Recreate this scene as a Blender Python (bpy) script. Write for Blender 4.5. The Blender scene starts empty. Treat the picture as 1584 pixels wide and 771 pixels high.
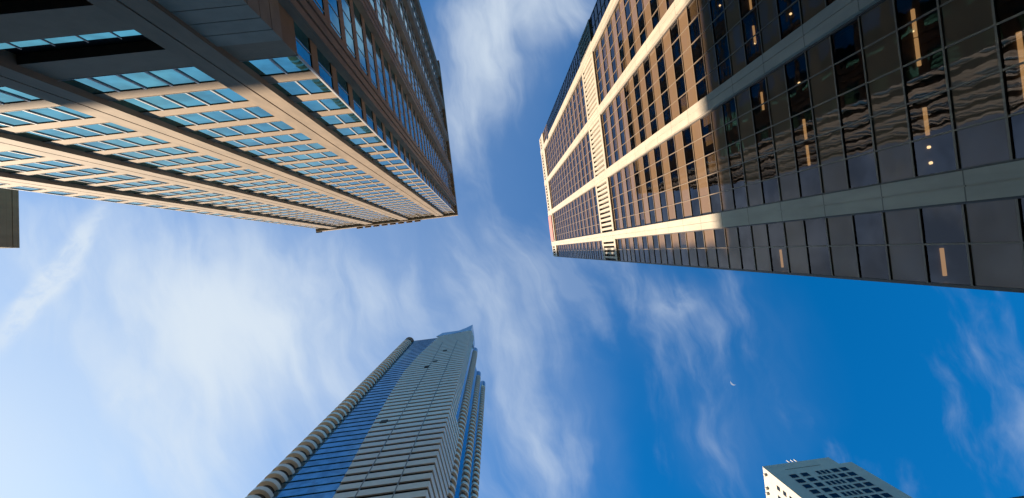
import bpy, bmesh, math, random
from mathutils import Vector, Matrix
random.seed(11)
sc = bpy.context.scene
C = sc.collection

# ------------------------------------------------------------------ camera
W, H = 1584.0, 771.0
F = 800.0                      # focal length in pixels of the photograph
ZU, ZV = 764.0, 390.0          # where the plumb line overhead meets the picture
EYE = 1.6
cu, cv = W / 2, H / 2
zc = Vector(((ZU - cu) / F, -(ZV - cv) / F, -1)).normalized()
e1 = Vector((0.9928, 0.12, 0))                       # street grid direction in the picture
xw = (e1 - zc * e1.dot(zc)).normalized()
yw = zc.cross(xw)
Rm = Matrix((xw, yw, zc))                            # rows: world axes in camera coordinates -> cam to world
cam_d = bpy.data.cameras.new('camera')
cam = bpy.data.objects.new('camera', cam_d); C.objects.link(cam)
cam.matrix_world = Matrix.Translation((0, 0, EYE)) @ Rm.to_4x4()
cam_d.sensor_width = 36; cam_d.sensor_fit = 'HORIZONTAL'; cam_d.lens = 36 * F / W
cam_d.clip_start = 0.1; cam_d.clip_end = 6000
sc.camera = cam
Rinv = Rm.transposed()

# ------------------------------------------------------------------ sun, sky, exposure
SUN_EL = math.radians(31.6)
shx, shy = -0.866, 0.500
sdir = Vector((shx * math.cos(SUN_EL), shy * math.cos(SUN_EL), math.sin(SUN_EL)))
sl = bpy.data.lights.new('sun', 'SUN'); sl.energy = 5.0; sl.angle = math.radians(0.5); sl.color = (1.0, 0.84, 0.64)
so = bpy.data.objects.new('sun', sl); C.objects.link(so)
so.rotation_euler = sdir.to_track_quat('Z', 'Y').to_euler(); so.location = (-60, 40, 200)
sc.view_settings.view_transform = 'Standard'; sc.view_settings.look = 'None'
sc.view_settings.exposure = 1.48; sc.view_settings.gamma = 1.0; sc.view_settings.use_curve_mapping = False
sc.cycles.max_bounces = 8; sc.cycles.transparent_max_bounces = 12
sc.cycles.glossy_bounces = 5; sc.cycles.diffuse_bounces = 1
sc.cycles.use_denoising = True

world = bpy.data.worlds.new('World'); sc.world = world; world.use_nodes = True
NT = world.node_tree; NT.nodes.clear()

class G:
    """tiny node-graph helper"""
    def __init__(s, nt): s.nt = nt
    def n(s, t, **k):
        x = s.nt.nodes.new(t)
        for a, b in k.items(): setattr(x, a, b)
        return x
    def put(s, sock, v):
        if hasattr(v, 'is_linked') or isinstance(v, bpy.types.NodeSocket): s.nt.links.new(v, sock)
        elif v is not None: sock.default_value = v
    def m(s, op, a, b=None, c=None, clamp=False):
        x = s.n('ShaderNodeMath', operation=op, use_clamp=clamp)
        s.put(x.inputs[0], a); s.put(x.inputs[1], b)
        if c is not None: s.put(x.inputs[2], c)
        return x.outputs[0]
    def v(s, op, a, b=None):
        x = s.n('ShaderNodeVectorMath', operation=op)
        s.put(x.inputs[0], a); s.put(x.inputs[1], b)
        return x.outputs['Value'] if op in ('LENGTH', 'DOT_PRODUCT') else x.outputs[0]
    def mapping(s, vec, loc=(0, 0, 0), rot=(0, 0, 0), scale=(1, 1, 1), kind='POINT'):
        x = s.n('ShaderNodeMapping', vector_type=kind)
        s.put(x.inputs[0], vec); x.inputs[1].default_value = loc; x.inputs[2].default_value = rot; x.inputs[3].default_value = scale
        return x.outputs[0]
    def noise(s, vec, scale=1.0, detail=5, rough=0.55, dist=0.0, out=0, dims='3D'):
        x = s.n('ShaderNodeTexNoise', noise_dimensions=dims)
        s.put(x.inputs['Vector'], vec); x.inputs['Scale'].default_value = scale; x.inputs['Detail'].default_value = detail
        x.inputs['Roughness'].default_value = rough; x.inputs['Distortion'].default_value = dist
        return x.outputs[out]
    def rng(s, val, a, b, c=0.0, d=1.0, smooth=True):
        x = s.n('ShaderNodeMapRange', interpolation_type='SMOOTHSTEP' if smooth else 'LINEAR')
        s.put(x.inputs[0], val)
        for i, q in enumerate((a, b, c, d)): s.put(x.inputs[1 + i], q)
        return x.outputs[0]
    def mix(s, f, a, b):
        x = s.n('ShaderNodeMix', data_type='RGBA')
        s.put(x.inputs['Factor'], f); s.put(x.inputs[6], a); s.put(x.inputs[7], b)
        return x.outputs[2]

g = G(NT)
sky = g.n('ShaderNodeTexSky', sky_type='NISHITA')
sky.sun_disc = False; sky.sun_elevation = SUN_EL
sky.sun_rotation = math.atan2(shx, shy)
sky.altitude = 100; sky.air_density = 1.0; sky.dust_density = 0.6; sky.ozone_density = 2.5
tc = g.n('ShaderNodeTexCoord')
dirv = g.mapping(tc.outputs['Generated'], rot=(0, 0, -math.atan2(0.12, 0.9928)), kind='POINT')
sx = g.n('ShaderNodeSeparateXYZ'); g.put(sx.inputs[0], dirv)
zz = g.m('MAXIMUM', sx.outputs[2], 0.06)
px = g.m('DIVIDE', sx.outputs[0], zz); py = g.m('DIVIDE', sx.outputs[1], zz)
cb = g.n('ShaderNodeCombineXYZ'); g.put(cb.inputs[0], px); g.put(cb.inputs[1], py)
P = cb.outputs[0]              # a point of the flat high cloud layer, in layer heights
warp = g.v('SUBTRACT', g.noise(P, 2.2, 4, 0.55, out=1), (0.5, 0.5, 0.5))
wn = g.n('ShaderNodeVectorMath', operation='SCALE'); g.put(wn.inputs[0], warp); wn.inputs['Scale'].default_value = 0.20
PW = g.v('ADD', P, wn.outputs[0])
def sheet(u, v, ru, rv, ang, w):
    """one cirrus sheet: centre, half sizes and bearing on the cloud layer"""
    q = g.mapping(PW, ((u - ZU) / F, (v - ZV) / F, 0), (0, 0, math.radians(ang)), (ru / F, rv / F, 1), 'TEXTURE')
    l = g.v('LENGTH', q)
    return g.rng(l, 1.0, 0.0, 0.0, w)
def total(sheets):
    t = None
    for a in sheets:
        s_ = sheet(*a)
        t = s_ if t is None else g.m('ADD', t, s_)
    return t
soft = total([
    (310, 470, 380, 250, 20, 1.15), (380, 580, 230, 190, 30, 0.8), (290, 700, 250, 120, 45, 0.9), (60, 360, 150, 120, 0, 0.4),
    (760, 60, 170, 230, 20, 1.1), (880, 10, 130, 90, 0, 0.8), (720, 190, 60, 110, -10, 0.35),
    (770, 480, 110, 230, -18, 0.8), (850, 700, 150, 260, -14, 0.85), (570, 440, 240, 160, 0, 0.6), (640, 640, 220, 260, 0, 0.35),
    (1040, 480, 130, 90, 20, 0.26), (1130, 560, 200, 260, -25, 0.22), (1140, 690, 120, 160, -30, 0.20), (1600, 670, 40, 60, 0, 0.22)])
fib = g.noise(g.mapping(PW, rot=(0, 0, math.radians(58)), scale=(1.25, 0.6, 1), kind='TEXTURE'), 2.1, 10, 0.55, 0.3)
fib2 = g.noise(g.mapping(PW, loc=(3, 1, 0), rot=(0, 0, math.radians(72)), scale=(1.3, 0.42, 1), kind='TEXTURE'), 5.0, 9, 0.55, 0.4)
tex = g.m('ADD', g.m('MULTIPLY', fib, 0.70), g.m('MULTIPLY', fib2, 0.30))
def over(a, b): return g.m('SUBTRACT', g.m('ADD', a, b), g.m('MULTIPLY', a, b))
ero = g.m('SUBTRACT', g.m('ADD', g.rng(tex, 0.36, 0.62, smooth=False), g.m('MULTIPLY', soft, 0.80)), 0.72)
veil = g.rng(ero, -0.15, 1.35, 0.0, 0.85)
faint = g.m('MULTIPLY', g.m('MULTIPLY', soft, 0.24), g.rng(fib2, 0.3, 0.65, 0.4, 1.0))
haze_band = over(sheet(-250, 760, 1250, 900, 0, 0.90), sheet(620, 300, 560, 560, 0, 0.16))
veil = over(over(veil, faint), haze_band)
trail_core = g.m('MINIMUM', sheet(92, 430, 170, 34, -58, 1.9), 1.0)
trail = g.m('MULTIPLY', trail_core, g.rng(g.noise(PW, 26, 6, 0.6), 0.3, 0.62, 0.25, 0.8))
puff = g.m('MULTIPLY', total([(228, 612, 60, 26, -35, 0.55), (1040, 478, 60, 40, -25, 0.28)]), g.rng(g.noise(PW, 14, 6, 0.6), 0.35, 0.65))
dens = over(over(veil, g.m('MULTIPLY', trail, 0.9)), puff)
hs = g.n('ShaderNodeHueSaturation'); hs.inputs['Saturation'].default_value = 1.17; hs.inputs['Value'].default_value = 1.0
tint = g.v('MULTIPLY', sky.outputs[0], (0.80, 1.30, 1.62)); g.put(hs.inputs['Color'], tint)
CLOUD = (5.3, 5.95, 6.6, 1)
col = g.mix(dens, hs.outputs[0], CLOUD)
bg = g.n('ShaderNodeBackground'); g.put(bg.inputs[0], col); bg.inputs[1].default_value = 0.05
wo = g.n('ShaderNodeOutputWorld'); NT.links.new(bg.outputs[0], wo.inputs[0])

# ------------------------------------------------------------------ materials
def mat(name, base, rough=0.7, spec=0.4, metal=0.0, var=0.0, vscale=1.0, streak=False, bump=0.0, joints=None):
    m = bpy.data.materials.new(name); m.use_nodes = True
    k = G(m.node_tree); b = m.node_tree.nodes['Principled BSDF']
    b.inputs['Roughness'].default_value = rough; b.inputs['Specular IOR Level'].default_value = spec; b.inputs['Metallic'].default_value = metal
    b.inputs['Base Color'].default_value = (*base, 1)
    if var or joints:
        ge = k.n('ShaderNodeNewGeometry').outputs['Position']
        n1 = k.noise(k.mapping(ge, scale=(1, 1, 0.25 if streak else 1)), vscale, 6, 0.6)
        lo = tuple(c * (1 - var) for c in base) + (1,); hi = tuple(min(1, c * (1 + var)) for c in base) + (1,)
        cc = k.mix(k.rng(n1, 0.3, 0.7), lo, hi)
        if joints:
            sp = k.n('ShaderNodeSeparateXYZ'); k.put(sp.inputs[0], ge)
            f = k.m('FRACT', k.m('DIVIDE', sp.outputs[2], joints))
            ln = k.m('GREATER_THAN', f, 0.985)
            cc = k.mix(ln, cc, tuple(c * 0.4 for c in base) + (1,))
        k.put(b.inputs['Base Color'], cc)
        if bump:
            bp = k.n('ShaderNodeBump'); bp.inputs['Strength'].default_value = bump; bp.inputs['Distance'].default_value = 0.02
            k.put(bp.inputs['Height'], k.noise(ge, 9, 5, 0.6)); k.put(b.inputs['Normal'], bp.outputs[0])
    return m

def glass(name, tint, refl, body, wave=0.0, wscale=(1, 1, 1), clear=False, ior=1.5):
    """coated window glass: reflects the sky, shows a dark or see-through body"""
    m = bpy.data.materials.new(name); m.use_nodes = True
    nt = m.node_tree; nt.nodes.clear(); k = G(nt)
    out = k.n('ShaderNodeOutputMaterial')
    gl = k.n('ShaderNodeBsdfGlossy'); gl.inputs['Color'].default_value = (*tint, 1); gl.inputs['Roughness'].default_value = 0.015
    if clear:
        bd = k.n('ShaderNodeBsdfTransparent'); bd.inputs['Color'].default_value = (*body, 1)
    else:
        bd = k.n('ShaderNodeBsdfDiffuse'); bd.inputs['Color'].default_value = (*body, 1)
    fr = k.n('ShaderNodeFresnel'); fr.inputs['IOR'].default_value = ior
    if wave:
        ge = k.n('ShaderNodeNewGeometry').outputs['Position']
        bp = k.n('ShaderNodeBump'); bp.inputs['Strength'].default_value = wave; bp.inputs['Distance'].default_value = 0.05
        k.put(bp.inputs['Height'], k.noise(k.mapping(ge, scale=wscale), 1.0, 2, 0.5)); k.put(gl.inputs['Normal'], bp.outputs[0])
    fac = k.m('ADD', k.m('MULTIPLY', fr.outputs[0], 1 - refl), refl, clamp=True)
    if clear:
        gb = k.n('ShaderNodeNewGeometry')
        fac = k.m('MULTIPLY', fac, k.m('SUBTRACT', 1.0, gb.outputs['Backfacing']))
    pv = k.n('ShaderNodeNewGeometry').outputs['Position']
    tn = k.mix(k.rng(k.noise(pv, 0.45, 3, 0.6), 0.35, 0.65), tuple(0.78 * c for c in tint) + (1,), tuple(min(1, 1.18 * c) for c in tint) + (1,))
    k.put(gl.inputs['Color'], k.mix(k.rng(fr.outputs[0], 0.1, 0.75, smooth=False), tn, (0.80, 0.84, 0.88, 1)))
    mx = k.n('ShaderNodeMixShader'); k.put(mx.inputs[0], fac); nt.links.new(bd.outputs[0], mx.inputs[1]); nt.links.new(gl.outputs[0], mx.inputs[2])
    nt.links.new(mx.outputs[0], out.inputs[0])
    return m

def lamp_mat(name, colr, s):
    m = bpy.data.materials.new(name); m.use_nodes = True
    nt = m.node_tree; nt.nodes.clear(); k = G(nt)
    e = k.n('ShaderNodeEmission'); e.inputs[0].default_value = (*colr, 1); e.inputs[1].default_value = s
    o = k.n('ShaderNodeOutputMaterial'); nt.links.new(e.outputs[0], o.inputs[0])
    return m

M = dict(
    tan=mat('tan precast', (0.225, 0.162, 0.108), 0.75, 0.25, var=0.17, vscale=0.9, streak=True, bump=0.15),
    tan2=mat('tan precast spandrel', (0.250, 0.178, 0.117), 0.75, 0.25, var=0.08, vscale=1.3, bump=0.15),
    panel=mat('grey stone panel', (0.27, 0.235, 0.18), 0.7, 0.3, var=0.10, vscale=0.9),
    dark=mat('flat black', (0.006, 0.006, 0.007), 0.6, 0.2),  # flat black, also painted in for the dark of deep openings
    white_bar=mat('white painted aluminium', (0.388, 0.375, 0.356), 0.4, 0.5),
    teal=glass('teal mirror glass', (0.22, 0.68, 0.70), 0.62, (0.010, 0.03, 0.035), 0.06, (0.35, 0.35, 0.35)),
    cream=mat('cream stone', (0.385, 0.325, 0.255), 0.6, 0.35, var=0.10, vscale=1.1, streak=True, joints=3.65),
    bronze=glass('tan enamelled spandrel glass', (0.50, 0.50, 0.55), 0.03, (0.150, 0.094, 0.056), 0.14, (0.9, 0.5, 0.9)),
    mull=mat('bronze mullion', (0.169, 0.119, 0.078), 0.45, 0.4),
    mull_dark=mat('dark bronze trim', (0.05, 0.04, 0.035), 0.5, 0.4),
    bglass=glass('bronze window glass', (0.55, 0.55, 0.60), 0.05, (0.55, 0.49, 0.42), 0.14, (0.9, 0.5, 0.9), clear=True),
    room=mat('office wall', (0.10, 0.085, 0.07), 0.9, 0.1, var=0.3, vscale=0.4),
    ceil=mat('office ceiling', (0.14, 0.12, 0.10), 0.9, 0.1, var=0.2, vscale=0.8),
    blind=mat('window blind', (0.500, 0.475, 0.413), 0.8, 0.2),
    lamp=lamp_mat('fluorescent lamp', (1.0, 0.68, 0.36), 0.42),
    spot=lamp_mat('spot lamp', (1.0, 0.84, 0.55), 1.6),
    red=mat('red sign', (0.42, 0.16, 0.13), 0.5, 0.4, var=0.1, vscale=0.8),
    aconc=mat('tower balcony concrete', (0.188, 0.181, 0.169), 0.6, 0.3, var=0.06, vscale=0.5),
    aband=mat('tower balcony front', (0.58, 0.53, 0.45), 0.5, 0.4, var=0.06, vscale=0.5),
    around=mat('round balcony front', (0.66, 0.62, 0.53), 0.55, 0.35, var=0.05, vscale=0.6),
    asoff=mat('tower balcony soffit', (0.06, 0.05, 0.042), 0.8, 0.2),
    bluegl=glass('blue curtain glass', (0.24, 0.50, 0.66), 0.6, (0.008, 0.03, 0.08), 0.05, (0.3, 0.3, 0.3)),
    crown=glass('teal crown glass', (0.20, 0.50, 0.62), 0.6, (0.02, 0.05, 0.07), 0.05, (0.3, 0.3, 0.3)),
    sgrey=mat('grey render', (0.54, 0.44, 0.35), 0.85, 0.2, var=0.05, vscale=0.5),
    swarm=mat('pale render', (0.42, 0.375, 0.31), 0.85, 0.2, var=0.05, vscale=0.5),
    sglass=glass('dark window glass', (0.25, 0.28, 0.32), 0.05, (0.01, 0.013, 0.018)),
    wgrey=mat('brown grey stone', (0.185, 0.155, 0.125), 0.85, 0.2, var=0.10, vscale=0.8, streak=True, joints=1.4),
    asphalt=mat('asphalt', (0.05, 0.05, 0.052), 0.9, 0.2, var=0.2, vscale=0.8),
    paving=mat('concrete paving', (0.26, 0.25, 0.235), 0.9, 0.2, var=0.12, vscale=0.7),
    paint=mat('road paint', (0.75, 0.75, 0.72), 0.7, 0.3),
    moon=lamp_mat('glowing moon', (0.62, 0.74, 0.95), 0.22),  # emission stands in for sunlight on the crescent
)

# ------------------------------------------------------------------ mesh helpers
class MB:
    def __init__(s): s.v = []; s.f = []; s.smooth = False
    def add(s, vs, fs):
        o = len(s.v); s.v += [tuple(p) for p in vs]; s.f += [tuple(i + o for i in f) for f in fs]; return s
    def hexa(s, p):            # p: 8 points, bottom ring then top ring
        return s.add(p, [(0, 3, 2, 1), (4, 5, 6, 7), (0, 1, 5, 4), (1, 2, 6, 5), (2, 3, 7, 6), (3, 0, 4, 7)])
    def box(s, x0, x1, y0, y1, z0, z1):
        x0, x1 = sorted((x0, x1)); y0, y1 = sorted((y0, y1))
        return s.hexa([(x0, y0, z0), (x1, y0, z0), (x1, y1, z0), (x0, y1, z0), (x0, y0, z1), (x1, y0, z1), (x1, y1, z1), (x0, y1, z1)])
    def prism(s, poly, z0, z1):
        n = len(poly)
        ar = sum(poly[i][0] * poly[(i + 1) % n][1] - poly[(i + 1) % n][0] * poly[i][1] for i in range(n))
        if ar < 0: poly = poly[::-1]
        vs = [(x, y, z0) for x, y in poly] + [(x, y, z1) for x, y in poly]
        fs = [tuple(range(n))[::-1], tuple(range(n, 2 * n))] + [(i, (i + 1) % n, n + (i + 1) % n, n + i) for i in range(n)]
        return s.add(vs, fs)
    def merge(s, o): return s.add(o.v, o.f)
    def build(s, name, m, parent=None, base=None, smooth=False):
        base = Vector(parent_base(parent)) if base is None else Vector(base)
        me = bpy.data.meshes.new(name)
        me.from_pydata([(x - base.x, y - base.y, z + EYE - base.z) for x, y, z in s.v], [], s.f); me.update()
        bm = bmesh.new(); bm.from_mesh(me); bmesh.ops.recalc_face_normals(bm, faces=bm.faces); bm.to_mesh(me); bm.free()
        me.materials.append(M[m])
        if smooth:
            for p in me.polygons: p.use_smooth = True
        o = bpy.data.objects.new(name, me); C.objects.link(o)
        if parent is not None: o.parent = parent
        else: o.location = base
        return o
def parent_base(p):
    b = Vector((0, 0, 0))
    while p is not None: b += p.location; p = p.parent
    return b
def thing(name, label, cat, loc, group=None):
    o = bpy.data.objects.new(name, None); C.objects.link(o); o.location = loc
    o['label'] = label; o['category'] = cat
    if group: o['group'] = group
    return o
def structure(o): o['kind'] = 'structure'; return o

def shown(mb):
    """how large a piece shows in the photograph (0 when outside the frame)"""
    us = []; vs = []
    for x, y, z in mb.v:
        q = Rinv @ Vector((x, y, z))
        if q.z > -0.05: continue
        us.append(cu + F * q.x / -q.z); vs.append(cv - F * q.y / -q.z)
    if len(us) < 3: return 0
    u0, u1, v0, v1 = max(0, min(us)), min(W, max(us)), max(0, min(vs)), min(H, max(vs))
    return max(0, u1 - u0) * max(0, v1 - v0)

class Bank:
    """pieces of one kind on one building: the 100 that show largest become parts, the rest one part"""
    def __init__(s, name, m, child=None, child_m=None, limit=98):
        s.name, s.m, s.child, s.child_m, s.limit = name, m, child, child_m, limit; s.items = []
    def add(s, mb, sub=None): s.items.append((shown(mb), len(s.items), mb, sub))
    def emit(s, parent):
        it = sorted(s.items, key=lambda t: (-t[0], t[1]))
        for sh, _, mb, sub in it[:s.limit]:
            o = mb.build(s.name, s.m, parent)
            if sub is not None and sub.v: sub.build(s.child, s.child_m, o, base=parent_base(parent))
        rest = it[s.limit:]
        if rest:
            a, b = MB(), MB()
            for _, _, mb, sub in rest:
                a.merge(mb)
                if sub is not None: b.merge(sub)
            o = a.build(s.name, s.m, parent); o['kind'] = 'stuff'
            if b.v:
                c = b.build(s.child, s.child_m, o, base=parent_base(parent)); c['kind'] = 'stuff'

class Face:
    """a facade plane: a runs along it, d stands out from it"""
    def __init__(s, O, A, N): s.O, s.A, s.N = O, A, N
    def pt(s, a, d, z): return (s.O[0] + a * s.A[0] + d * s.N[0], s.O[1] + a * s.A[1] + d * s.N[1], z)
    def box(s, mb, a0, a1, d0, d1, z0, z1):
        p = s.pt(a0, d0, 0); q = s.pt(a1, d1, 0)
        return mb.box(p[0], q[0], p[1], q[1], z0, z1)
    def pane(s, mb, a0, a1, d, z0, z1, tilt=0.0, th=0.03):
        t1, t2 = random.uniform(-tilt, tilt), random.uniform(-tilt, tilt)
        w, h = (a1 - a0) / 2, (z1 - z0) / 2
        def D(sa, sz): return d + sa * t1 * w + sz * t2 * h
        front = [s.pt(a0, D(-1, -1), z0), s.pt(a1, D(1, -1), z0), s.pt(a1, D(1, 1), z1), s.pt(a0, D(-1, 1), z1)]
        back = [s.pt(a0, D(-1, -1) - th, z0), s.pt(a1, D(1, -1) - th, z0), s.pt(a1, D(1, 1) - th, z1), s.pt(a0, D(-1, 1) - th, z1)]
        return mb.hexa(front + back)

def comb(fc, mb, a0, a1, cs, hw, d0, d1, z0, z1, h=0.05):
    """a sill rail with upright mullions as one connected piece"""
    o = [(a0, z0), (a1, z0), (a1, z0 + h)]
    for c in sorted(cs, reverse=True): o += [(c + hw, z0 + h), (c + hw, z1), (c - hw, z1), (c - hw, z0 + h)]
    o.append((a0, z0 + h)); n = len(o)
    vs = [fc.pt(a, d0, z) for a, z in o] + [fc.pt(a, d1, z) for a, z in o]
    return mb.add(vs, [tuple(range(n)), tuple(range(n, 2 * n))[::-1]] + [(i, (i + 1) % n, n + (i + 1) % n, n + i) for i in range(n)])
def ring_frame(mb, x0, x1, y0, y1, z0, z1, w):
    """a rectangular frame round an opening in a wall facing y"""
    o = [(x0 - w, z0 - w), (x1 + w, z0 - w), (x1 + w, z1 + w), (x0 - w, z1 + w)]; i_ = [(x0, z0), (x1, z0), (x1, z1), (x0, z1)]
    vs = [(x, y, z) for y in (y0, y1) for x, z in o + i_]; fs = []
    for k in range(4):
        j = (k + 1) % 4
        fs += [(k, j, 4 + j, 4 + k), (8 + k, 8 + j, 12 + j, 12 + k), (k, j, 8 + j, 8 + k), (4 + k, 4 + j, 12 + j, 12 + k)]
    return mb.add(vs, fs)

# ------------------------------------------------------------------ ground
gm = MB().box(-1500, 1500, -1500, 1500, -EYE - 0.5, -EYE); structure(gm.build('ground', 'asphalt'))
structure(MB().box(-5.2, 12.0, -400, 400, -EYE + 0.004, -EYE + 0.008).build('road', 'asphalt'))
for x0, x1 in ((-5.5, -5.2), (12.0, 12.3)):
    structure(MB().box(x0, x1, -400, 400, -EYE + 0.001, -EYE + 0.13).build('kerb', 'paving'))
lm = MB()
for i in range(-40, 41): lm.box(3.33, 3.47, i * 9 - 1.5, i * 9 + 1.5, -EYE + 0.012, -EYE + 0.014)
structure(lm.build('road_marking', 'paint'))

# ------------------------------------------------------------------ tan precast tower with teal glass (upper left of the photo)
X0, Y0, HL, WL, DL = -9.0, -11.5, 140.0, 36.0, 40.0
T = thing('office_tower', 'tan stone office tower with teal windows and deep ribs at upper left', 'office tower', (X0 - WL / 2, Y0 - DL / 2, 0), 'tall buildings round the crossing')
S = Face((X0, Y0), (-1, 0), (0, 1)); E = Face((X0, Y0), (0, -1), (1, 0))
Nn = Face((X0 - WL, Y0 - DL), (1, 0), (0, -1)); Wf = Face((X0 - WL, Y0 - DL), (0, 1), (-1, 0))
MB().box(X0 - WL + 1.0, X0 - 1.0, Y0 - DL + 1.0, Y0 - 1.0, -EYE, HL - 1.5).build('core', 'dark', T)
PW_ = 2.0
def layout(width, narrow, n):
    gap = (width - 2 * narrow - n * PW_) / (n - 1)
    ps = [narrow + i * (PW_ + gap) for i in range(n)]
    return ps, [(0, narrow, 2)] + [(ps[i] + PW_, ps[i + 1], 5) for i in range(n - 1)] + [(width - narrow, width, 2)]
LAY = [layout(WL, 3.0, 4), layout(DL, 1.9, 5)]
RZ0, PITCH, SPH = 29.9, 3.84, 1.16
win = Bank('window', 'teal', 'frame', 'white_bar'); spn = Bank('spandrel', 'tan2'); blk = Bank('dark_panel', 'dark')
pan = Bank('stone_panel', 'panel'); pie = Bank('pier', 'tan')
GD = -0.05
for fi, fc in enumerate((S, E, Nn, Wf)):
    main = fi == 0
    piers, bays = LAY[fi % 2]
    for a in piers:
        mb = MB()
        fc.box(mb, a, a + PW_, -1.0, 0.26 if fi in (0, 2) else 0.36, -EYE, HL - 2.8)
        leaves = ((0.02, 0.95), (1.05, 1.98)) if fi in (0, 2) else ((0.02, 0.50), (0.72, 1.28), (1.50, 1.98))
        for l0, l1 in leaves: fc.box(mb, a + l0, a + l1, 0.26 if fi in (0, 2) else 0.36, 0.34 if fi in (0, 2) else 0.56, -EYE, HL - 2.8)
        pie.add(mb)
    for bi, (a0, a1, n) in enumerate(bays):
        corner = bi in (0, len(bays) - 1)
        b0, b1 = (a0, a1) if fi in (0, 2) else (a0 + (0.5 if bi == 0 else 0), a1 - (0.5 if bi == len(bays) - 1 else 0))
        rows = [(RZ0 + PITCH * k + SPH, RZ0 + PITCH * (k + 1)) for k in range(28)]
        rows.insert(0, (27.5, RZ0))
        lo = 27.5
        if main and not corner:
            low = [(23.05, 25.25), (17.9, 20.8), (13.0, 15.6), (8.2, 10.8)]
            if fi == 0:
                for (z0, z1) in low:
                    cut = z0 + 0.28 * (z1 - z0)
                    mb, fr = MB(), MB()
                    fc.pane(mb, a0, a1, GD, z0, cut)
                    comb(fc, fr, a0, a1, [a0 + (a1 - a0) * i / n for i in range(1, n)], 0.02, GD + 0.003, GD + 0.04, z0, cut + 0.15, 0.02)
                    win.add(mb, fr)
                    blk.add(fc.box(MB(), a0, a1, -0.6, -0.5, cut, z1))  # black panel set back in the upper part of the opening
            prev = 27.5
            for (z0, z1) in low + [(-EYE - 3, -EYE + 4)]:
                spn.add(fc.box(MB(), b0, b1, -0.5, 0, z1, prev)); prev = z0
        elif corner and fi in (0, 1):
            spn.add(fc.box(MB(), b0, b1, -0.5, 0, 25.3, 27.5))
            z = 25.3
            while z > -EYE:
                zn = max(z - 1.2, -EYE)
                pan.add(fc.box(MB(), b0 - (0.115 if fi == 0 and bi == 0 else 0), b1 + (0.115 if fi == 0 and bi == len(bays) - 1 else 0), -0.5, 0.12 if fi == 0 else 0.115, zn + 0.03, z - 0.02)); z = zn
        else:
            rows = [(RZ0 + PITCH * k + SPH, RZ0 + PITCH * (k + 1)) for k in range(-7, 0)] + rows[1:]
            lo = RZ0 - 7 * PITCH
            spn.add(fc.box(MB(), b0, b1, -0.5, 0, -EYE, lo + SPH))
        for (z0, z1) in rows:
            mb, fr = MB(), MB()
            bw = (a1 - a0) / n
            for i in range(n):
                fc.pane(mb, a0 + i * bw, a0 + (i + 1) * bw, GD, z0, z1, 0.0012)
            comb(fc, fr, a0, a1, [a0 + i * bw for i in range(1, n)], 0.05 if fi == 0 else 0.02, GD + 0.004, GD + (0.07 if fi == 0 else 0.04), z0, z1, 0.03)
            win.add(mb, fr)
        for (z0, z1) in rows:
            if z1 < HL - 3: spn.add(fc.box(MB(), b0, b1, -0.5, 0.0, z1, min(z1 + SPH, HL - 2.8)))
for b in (pie, win, spn, blk, pan): b.emit(T)
# bright corner bar and the parapet
for (x, y) in ((X0, Y0), (X0 - WL, Y0), (X0, Y0 - DL), (X0 - WL, Y0 - DL)):
    sx_ = 1 if x == X0 else -1; sy_ = 1 if y == Y0 else -1
    MB().box(x - 0.10 * sx_, x + 0.02 * sx_, y - 0.10 * sy_, y + 0.02 * sy_, 27.5, HL - 2.8).build('corner_bar', 'white_bar', T)
pp = MB()
for fc in (S, E, Nn, Wf):
    e_ = 0.62 if fc in (S, Nn) else -1.0; fc.box(pp, -e_, (WL if fc in (S, Nn) else DL) + e_, -1.0, 0.62, HL - 2.8, HL)
pp.build('parapet', 'tan', T)
for a in [1.5 + 2.2 * i for i in range(8)]:
    mb = MB(); S.box(mb, 8 + a, 8 + a + 1.5, 0.62, 1.05, HL - 1.3, HL - 0.6)
    mb.build('roof_rail', 'tan', T)
mb = MB(); S.box(mb, WL - 0.4, WL + 0.9, 0.5, 0.9, HL - 2.0, HL - 1.0); mb.build('roof_bracket', 'dark', T)

# ------------------------------------------------------------------ bronze tower with cream piers (upper right of the photo)
RX, RY0, RY1, HR = 16.1, -28.8, 3.22, 140.0
B = thing('office_block', 'bronze glass office tower with cream piers, white slotted band and red rooftop sign', 'office tower', (RX + 15, (RY0 + RY1) / 2, 0), 'tall buildings round the crossing')
Fw = Face((RX, 0), (0, 1), (-1, 0))
PC = [-0.30, -8.40, -16.65, -24.95]; PH = 0.515
rb = [(PC[0] + PH, RY1 - 0.12, 2)] + [(PC[i + 1] + PH, PC[i] - PH, 5) for i in range(3)] + [(RY0 + 0.12, PC[3] - PH, 2)]
LV0, LV1, PB = 67.0, 75.2, 131.2
rows = [18.0 + 3.65 * n for n in range(-4, 14)] + [75.2 + 1.9 + 3.62 * n for n in range(0, 15)]
DEEP = 6.0
# room shell behind the glass
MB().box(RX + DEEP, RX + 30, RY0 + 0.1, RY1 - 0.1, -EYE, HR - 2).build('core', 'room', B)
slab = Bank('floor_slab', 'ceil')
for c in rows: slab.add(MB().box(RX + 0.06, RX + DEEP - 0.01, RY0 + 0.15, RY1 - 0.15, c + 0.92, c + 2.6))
slab.add(MB().box(RX + 0.30, RX + DEEP - 0.01, RY0 + 0.15, RY1 - 0.15, LV0 + 0.3, LV1 - 0.3))
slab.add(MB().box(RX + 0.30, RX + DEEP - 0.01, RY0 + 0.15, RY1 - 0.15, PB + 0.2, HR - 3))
slab.emit(B)
for y0, y1, tag_ in ((RY0, RY0 + 0.12, 0), (RY1 - 0.12, RY1, 1)):
    MB().box(RX - 0.04, RX + 30, y0, y1, -EYE, HR - 1.2).build('end_wall', 'mull_dark', B)
win = Bank('window', 'bglass', 'frame', 'mull'); spn = Bank('spandrel', 'bronze', 'frame', 'mull'); bld = Bank('blind', 'blind')
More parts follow.
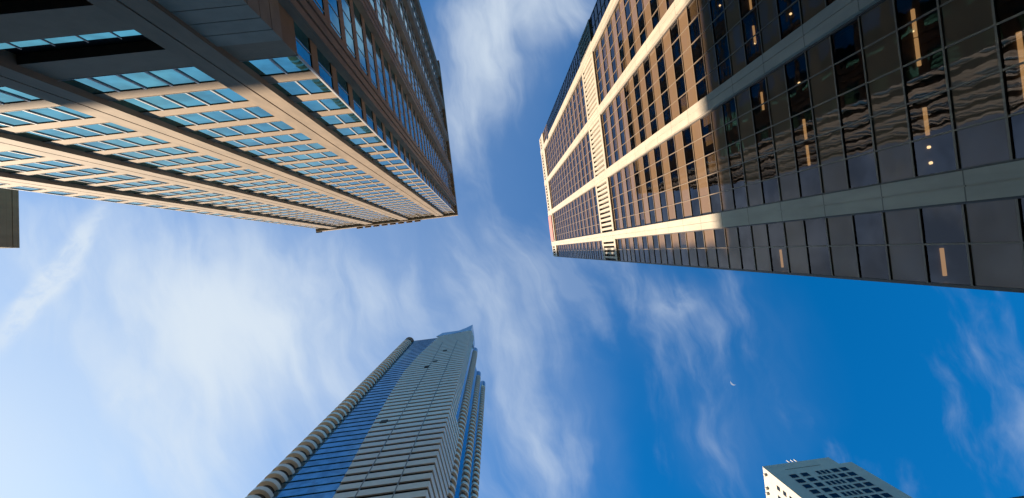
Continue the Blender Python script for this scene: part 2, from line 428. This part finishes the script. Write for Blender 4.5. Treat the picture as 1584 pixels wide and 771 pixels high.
for bi, (a0, a1, n) in enumerate(rb):
    bw = (a1 - a0) / n
    for ri, c in enumerate(rows):
        z0, z1 = c - 0.91, c + 0.91
        mb, fr = MB(), MB()
        for i in range(n):
            Fw.pane(mb, a0 + i * bw, a0 + (i + 1) * bw, 0.0, z0, z1, 0.0022, 0.012)
            r = random.random()
            if r < 0.17 and (c > 36 or (i + ri) % 7 == 3):
                part = random.choice((0.5, 0.8, 1.0, 1.0))
                bl = MB(); Fw.box(bl, a0 + (i + 0.04) * bw, a0 + (i + 0.04 + 0.92 * part) * bw, -0.16, -0.12, z0 + 0.05, z1); bld.add(bl)
        mc = [a0 + i * bw for i in range(1, n)]
        comb(Fw, fr, a0, a1, mc, 0.03, 0.006, 0.055, z0 - 0.04, z1 - 0.045, 0.085)
        win.add(mb, fr)
        nz = rows[ri + 1] - 0.91 if ri + 1 < len(rows) else PB
        if c < LV0 < nz: nz = LV0
        sm, sf = MB(), MB()
        for i in range(n):
            Fw.pane(sm, a0 + i * bw + 0.004, a0 + (i + 1) * bw - 0.004, 0.0, z1, nz, 0.0015)
        comb(Fw, sf, a0, a1, mc, 0.03, 0.006, 0.055, z1 - 0.04, nz - 0.045, 0.085)
        spn.add(sm, sf)
    sm = MB(); Fw.pane(sm, a0, a1, 0.0, LV1 + 0.6, rows[18] - 0.91); spn.add(sm)
    spn.add(Fw.pane(MB(), a0, a1, 0.0, -EYE, rows[0] - 0.91))
for b in (win, spn, bld): b.emit(B)
# piers: shaft in two leaves with a fine joint
for c in PC:
    mb = MB()
    for s0, s1 in ((-PH, -0.03), (0.03, PH)): Fw.box(mb, c + s0, c + s1, -0.4, 0.34, -EYE, HR - 0.4)
    Fw.box(mb, c - 0.03, c + 0.03, -0.4, 0.30, -EYE, HR - 0.4)
    mb.build('pier', 'cream', B)
for c in PC:
    for sgn in (-1, 1):
        mb = MB(); Fw.box(mb, c + sgn * PH, c + sgn * (PH + 0.09), -0.2, 0.08, -EYE, PB); mb.build('pier_trim', 'mull_dark', B)
# slotted white band halfway: frame and fins over a black sheet painted as the slots' shade
sl_ = Bank('fin_bay', 'cream')
for a0, a1, n in rb:
    mb = MB()
    Fw.box(mb, a0, a1, -0.05, 0.22, LV0, LV0 + 0.9); Fw.box(mb, a0, a1, -0.05, 0.22, LV1 - 0.9, LV1)
    k = max(3, round((a1 - a0) / 0.64)); w = (a1 - a0) / k
    for i in range(k): Fw.box(mb, a0 + i * w, a0 + i * w + w * 0.50, -0.25, 0.20, LV0 + 0.9, LV1 - 0.9)
    sl_.add(mb)
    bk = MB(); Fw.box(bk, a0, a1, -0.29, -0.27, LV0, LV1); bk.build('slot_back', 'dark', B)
    gp = MB(); Fw.box(gp, a0, a1, -0.28, 0.10, LV1, LV1 + 0.6); gp.build('painted_gap_shade', 'dark', B)  # solid black bar; the gap's shade is put into its colour
sl_.emit(B)
# parapet band with small openings and the red sign
for bi, (a0, a1, n) in enumerate(rb):
    mb = MB()
    Fw.box(mb, a0, a1, -0.4, 0.22, PB, PB + 3.0); Fw.box(mb, a0, a1, -0.4, 0.22, HR - 1.6, HR)
    if bi != 1:
        k = max(3, round((a1 - a0) / 0.8)); w = (a1 - a0) / k
        for i in range(k + 1):
            c = min(max(a0 + i * w, a0 + 0.12), a1 - 0.12); Fw.box(mb, c - 0.12, c + 0.12, -0.3, 0.2, PB + 3.0, HR - 1.6)
        Fw.box(mb, a0, a1, -0.4, -0.1 if bi else -0.3, PB + 3.0, HR - 1.6)
    else:
        Fw.box(mb, a0, a1, -0.4, 0.1, PB + 3.0, HR - 1.6)
    mb.build('parapet', 'cream', B)
sg = MB(); Fw.box(sg, rb[1][0] + 0.3, rb[1][1] - 0.2, 0.23, 0.45, PB + 1.6, HR - 0.9); sg = sg.build('sign', 'red', B)
sg['label'] = 'faded red rooftop sign'
def at(u, v):
    d = Rm @ Vector(((u - cu) / F, -(v - cv) / F, -1)); return d / d.z
# lit lamps on the office ceilings
for (u, v, kind) in [(1147, 3, 's'), (1160, 55, 's'), (1177, 157, 's'), (1249, 200, 's'), (1257, 240, 's'), (1401, 38, 's'), (1412, 82, 's'),
                     (1435, 188, 's'), (1567, 78, 's'), (1578, 130, 's'), (1226, 398, 's'), (1486, 402, 's'),
                     (1213, 23, 'd'), (1234, 129, 'd'), (1446, 227, 'd'), (1451, 251, 'd'), (1104, 10, 'd'), (1111, 210, 'd'), (1402, 50, 'd'), (1160, 68, 'd')]:
    d = at(u, v)
    c = min(rows, key=lambda q: abs(d.x * (q + 0.90) - RX - 0.62))
    z = c + 0.90; x = RX + 0.62; y = d.y * z
    mb = MB()
    if kind == 's':
        n_ = 1.05; mb.box(x - 0.045, x + 0.045, y - n_ / 2, y + n_ / 2, z - 0.08, z + 0.02)
    else:
        mb.prism([(x + 0.055 * math.cos(t * math.pi / 5), y + 0.055 * math.sin(t * math.pi / 5)) for t in range(10)], z - 0.05, z + 0.02)
    mb.build('ceiling_light', 'lamp' if kind == 's' else 'spot', B)

# ------------------------------------------------------------------ condominium tower with round balconies
A = thing('apartment_tower', 'very tall apartment tower with stacked round balconies, striped front and pointed blue glass crown', 'apartment tower', (-34, 58, 0), 'tall buildings round the crossing')
AH, AY, FP = 288.0, 42.0, 3.72
body = [(-51.0, 43.6), (-17.9, 43.6), (-16.9, 52.5), (-15.2, 61), (-13.6, 69.5), (-16, 76), (-50, 76)]
MB().prism(body, -EYE, 262).build('glass_body', 'bluegl', A)
MB().prism([(-51.0, 43.6), (-17.9, 43.6), (-17.0, 52.0), (-40, 55), (-50, 55)], 262, AH).build('glass_body', 'bluegl', A)
def left_edge(z):
    tab = [(0, -36.0), (97, -36.3), (131, -38.3), (166, -40.0), (203, -41.2), (231, -40.2), (255, -38.4), (273, -36.8), (300, -35.5)]
    for (z0, x0), (z1, x1) in zip(tab, tab[1:]):
        if z <= z1: return x0 + (x1 - x0) * (z - z0) / (z1 - z0)
    return -35.5
bal = Bank('balcony', 'aband', 'soffit', 'asoff'); rnd = Bank('round_balcony', 'around', 'soffit', 'asoff'); line = Bank('glass_transom', 'crown')
nfl = int(AH / FP)
for k in range(6, nfl + 1):
    z = AH - (nfl - k) * FP - 1.0
    ye = 51.0 if z < 150 else 46.5
    xl = left_edge(z)
    mb, sf = MB(), MB()
    # parapet front and the side that turns the corner
    mb.prism([(xl, 43.5), (xl + 0.9, AY), (-17.4, AY), (-17.4 + (ye - AY) * 0.14, ye), (-17.65 + (ye - AY) * 0.14, ye), (-17.6, AY + 0.25), (xl + 1.0, AY + 0.25), (xl + 0.25, 43.5)], z, z + 2.4)
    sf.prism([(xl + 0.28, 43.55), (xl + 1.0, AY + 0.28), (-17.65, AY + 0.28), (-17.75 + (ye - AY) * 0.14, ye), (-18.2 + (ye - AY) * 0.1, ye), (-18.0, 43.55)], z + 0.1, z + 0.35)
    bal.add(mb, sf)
    if k > 18: line.add(MB().box(-50.5, xl, 43.45, 43.62, z + 0.2, z + 0.45))
bal.emit(A); line.emit(A)
cols = [(-52.6, 43.9, 2.55, 282), (-17.4, 53.4, 2.0, 281), (-15.7, 61.2, 1.7, 258), (-14.3, 68.4, 1.6, 266)]
for ci, (x, y, r, top) in enumerate(cols):
    ring = lambda rr, n=28: [(x + rr * math.cos(2 * math.pi * i / n), y + rr * math.sin(2 * math.pi * i / n)) for i in range(n)]
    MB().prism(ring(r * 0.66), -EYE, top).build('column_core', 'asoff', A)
    k = 0; z = top - 2.0
    while z > 60:
        o_, i_ = ring(r), ring(r * 0.90)
        mb = MB(); n = len(o_)
        vs = [(p[0], p[1], z) for p in o_] + [(p[0], p[1], z + 1.35) for p in o_] + [(p[0], p[1], z + 1.35) for p in i_] + [(p[0], p[1], z + 0.25) for p in i_]
        fs = []
        for i in range(n):
            j = (i + 1) % n
            fs += [(i, j, n + j, n + i), (n + i, n + j, 2 * n + j, 2 * n + i), (2 * n + i, 2 * n + j, 3 * n + j, 3 * n + i)]
        fs += [tuple(range(n))[::-1], tuple(range(3 * n, 4 * n))]
        mb.add(vs, fs)
        rnd.add(mb); z -= FP
    # open crown of posts and hoops
    cm = MB()
    for i in range(10):
        t = 2 * math.pi * i / 10; cxp, cyp = x + r * 0.9 * math.cos(t), y + r * 0.9 * math.sin(t)
        cm.box(cxp - 0.12, cxp + 0.12, cyp - 0.12, cyp + 0.12, top, top + 8)
    if ci == 0:
        for zz_ in (top + 3.6, top + 7.6): cm.prism(ring(r), zz_, zz_ + 0.4)
        cm.build('column_crown', 'aconc', A)
    else:
        MB().prism(ring(r * 0.98), top, top + 8).build('column_cap', 'bluegl', A)
rnd.emit(A)
# crown screens: front sheet rising to the point, then the side sheet
def screen(pts_, off, th, name):
    mb = MB()
    n = len(pts_)
    vs = [(x, y, z0) for x, y, z0, z1 in pts_] + [(x, y, z1) for x, y, z0, z1 in pts_] + [(x + off[0] * th, y + off[1] * th, z0) for x, y, z0, z1 in pts_] + [(x + off[0] * th, y + off[1] * th, z1) for x, y, z0, z1 in pts_]
    fs = []
    for i in range(n - 1):
        fs += [(i, i + 1, n + i + 1, n + i), (2 * n + i + 1, 2 * n + i, 3 * n + i, 3 * n + i + 1), (n + i, n + i + 1, 3 * n + i + 1, 3 * n + i), (i + 1, i, 2 * n + i, 2 * n + i + 1)]
    fs += [(0, n, 3 * n, 2 * n), (n - 1, 3 * n - 1, 4 * n - 1, 2 * n - 1)]
    mb.add(vs, fs); return mb.build(name, 'crown', A)
screen([(-36.6, 41.95, 283, 284), (-34.3, 41.95, 284, 294), (-25, 41.95, 287, 295), (-21.5, 41.95, 289, 302), (-18.2, 41.95, 291, 312)], (0, 1), 0.3, 'crown_screen')
screen([(-17.85, 41.95, 288, 312), (-17.2, 46.5, 280, 303), (-16.7, 50.0, 276, 288)], (-1, 0), 0.3, 'crown_screen')
for x, lean in ((-31.0, 0), (-23.6, 0)):
    MB().box(x - 0.12, x + 0.12, AY - 0.06, AY + 0.1, 70, 262).build('front_fin', 'aconc', A)
for (x, z) in ((-27.5, 236), (-29.5, 214), (-31.8, 205), (-35, 140)):
    MB().box(x - 0.9, x + 0.9, AY - 0.2, AY + 0.3, z, z + 2.2).build('dark_panel', 'asoff', A)  # small dark boxes on the balcony front

# ------------------------------------------------------------------ slab block, lower right of the photo
D = thing('apartment_block', 'grey rendered block with small dark windows, bright side wall and antennas on its roof edge', 'apartment block', (78, 80, 0), 'tall buildings round the crossing')
dx, dy, DH = 67.1, 68.2, 144.0
MB().prism([(dx, dy), (86.3, dy), (86.3, 96), (dx, 96)], -EYE, DH).build('wall', 'sgrey', D)
MB().box(86.3, 89.9, dy + 0.004, 96, -EYE, 139.6).build('wall', 'sgrey', D)
sw = MB().box(dx - 0.12, dx - 0.002, dy + 0.05, 96, -EYE, DH - 0.2).build('side_wall', 'swarm', D); sw['label'] = 'bright sunlit side wall'
win = Bank('window', 'sglass', 'frame', 'sgrey')
for k in range(22):
    zc_ = 136.2 - 3.0 * k
    for xc, w in ((71.6, 2.0), (74.7, 2.0), (77.15, 0.9), (78.4, 0.9), (79.65, 0.9), (80.9, 0.9), (83.0, 1.9), (85.5, 1.9)):
        if k == 0 and xc == 77.15: continue
        fr = MB(); x0, x1 = xc - w / 2, xc + w / 2
        ring_frame(fr, x0, x1, dy - 0.06, dy - 0.001, zc_ - 1.0, zc_ + 1.0, 0.08)
        win.add(MB().box(x0, x1, dy - 0.02, dy - 0.003, zc_ - 1.0, zc_ + 1.0), fr)
    for yc in (70.9, 73.6, 78.0, 82, 86, 90):
        win.add(MB().box(dx - 0.14, dx - 0.125, yc - 0.6, yc + 0.6, zc_ - 0.8, zc_ + 0.8))
win.emit(D)
D.location.x += 1.0
D.location.y += 1.1
dx += 1.0; dy += 1.1
for i, y in enumerate((70.9, 74.7, 76.2, 80, 84)):
    MB().box(dx - 0.75, dx - 0.12, y - 0.25, y + 0.25, DH - 2.2, DH - 1.4).build('roof_bracket', 'swarm', D)
for x in (76.1, 77.2, 78.2):
    an = MB(); an.box(x - 0.05, x + 0.05, dy + 0.1, dy + 0.2, DH, DH + 1.5); an.box(x - 0.2, x + 0.2, dy - 0.08, dy + 0.1, DH + 0.3, DH + 1.5)
    an.build('antenna', 'white_bar', D)
MB().box(72.5, 82.5, dy - 0.05, dy - 0.001, 140.2, 140.32).build('joint', 'asoff', D)

# ------------------------------------------------------------------ stone block at the left edge of the photo
Wb = thing('stone_block', 'plain brown grey stone building at the left edge beneath the tan tower', 'building', (-61.75, -8.05, 0), 'tall buildings round the crossing')
Wb.rotation_euler = (0, 0, math.radians(5.6))
def local(mb, name, m):
    o = mb.build(name, m, Wb, base=(0, 0, 0)); return o
local(MB().box(-26, 0, -40, 0, -EYE, 70), 'wall', 'wgrey')
local(MB().box(-26.1, 0.06, -40.1, 0.06, 69.2, 70.1), 'cornice', 'wgrey')
wbk = 0
for k in range(14):
    for j in range(6):
        x = -23.5 + j * 4.2
        fr = MB(); z0 = 8 + k * 4.2
        ring_frame(fr, x, x + 1.8, 0.002, 0.10, z0, z0 + 2, 0.1)
        if wbk < 84:
            o = local(MB().box(x, x + 1.8, 0.002, 0.03, z0, z0 + 2), 'window', 'sglass'); f = fr.build('frame', 'wgrey', o, base=(0, 0, 0)); wbk += 1

# ------------------------------------------------------------------ block across the crossing, out of the frame, that shades the lower storeys
K = thing('unseen_block', 'stone block with a slab tower standing across the crossing', 'building', (-140, 75, 0), 'tall buildings round the crossing')
MB().box(-170, -118, 54, 110, -EYE, 111).build('wall', 'wgrey', K)
MB().box(-143, -135, 69, 96, 111, 143).build('tower', 'wgrey', K)

for (x0, x1, y0, y1, h, lab) in ((-48, -10, -130, -54, 62, 'unseen block added behind the tan tower to cut low sky light'),
        (16.5, 50, -130, -36, 62, 'unseen block added behind the bronze tower to cut low sky light'),
        (18, 58, 24, 62, 38, 'unseen low block added across the crossing to cut low sky light'),
        (-60, -11, 22, 39, 32, 'unseen low block added by the apartment tower to cut low sky light'),
        (-140, -66, 6, 40, 34, 'unseen low block added west of the crossing to cut low sky light')):
    q = thing('unseen_block', lab, 'building', ((x0 + x1) / 2, (y0 + y1) / 2, 0), 'unseen blocks added to cut low sky light')  # blocks added out of view to keep horizon light off shaded walls
    MB().box(x0, x1, y0, y1, -EYE, h).build('wall', 'wgrey', q)
    MB().box(x0 - 0.3, x1 + 0.3, y0 - 0.3, y1 + 0.3, h, h + 0.8).build('cornice', 'wgrey', q)

# ------------------------------------------------------------------ daytime crescent moon
d = at(1134.5, 592)
dist = 4000
pos = d.normalized() * dist
mu = 4.0 / F * dist
me_v = []; N_ = 16
zdir = pos.normalized(); ax = Vector((0, 0, 1)).cross(zdir).normalized(); ay = zdir.cross(ax)
lit = (at(1131.5, 596) - at(1137, 589)).normalized()
lx = (lit - zdir * lit.dot(zdir)).normalized(); ly = zdir.cross(lx)
outer = []; inner = []
for i in range(N_ + 1):
    t = math.pi * (i / N_ - 0.5)
    outer.append((math.cos(t), math.sin(t))); inner.append((math.cos(t) * 0.50, math.sin(t)))
vs = []
for (a, b) in outer: vs.append(pos + lx * a * mu + ly * b * mu)
for (a, b) in inner[1:-1]: vs.append(pos + lx * a * mu + ly * b * mu - zdir * mu * 0.3)
k0 = len(vs)
vs += [p + zdir * mu * 0.8 for p in vs[:k0]]
fs = []
no = N_ + 1
def inn(i): return no + i - 1 if 0 < i < N_ else i
for i in range(N_):
    q = [i, i + 1, inn(i + 1), inn(i)]; q = list(dict.fromkeys(q)); fs.append(tuple(q)); fs.append(tuple(j + k0 for j in q[::-1]))
    fs.append((i, i + 1, i + 1 + k0, i + k0)); 
    a, b = inn(i), inn(i + 1); fs.append((b, a, a + k0, b + k0))
mo = MB(); mo.add([(p.x, p.y, p.z) for p in vs], fs)
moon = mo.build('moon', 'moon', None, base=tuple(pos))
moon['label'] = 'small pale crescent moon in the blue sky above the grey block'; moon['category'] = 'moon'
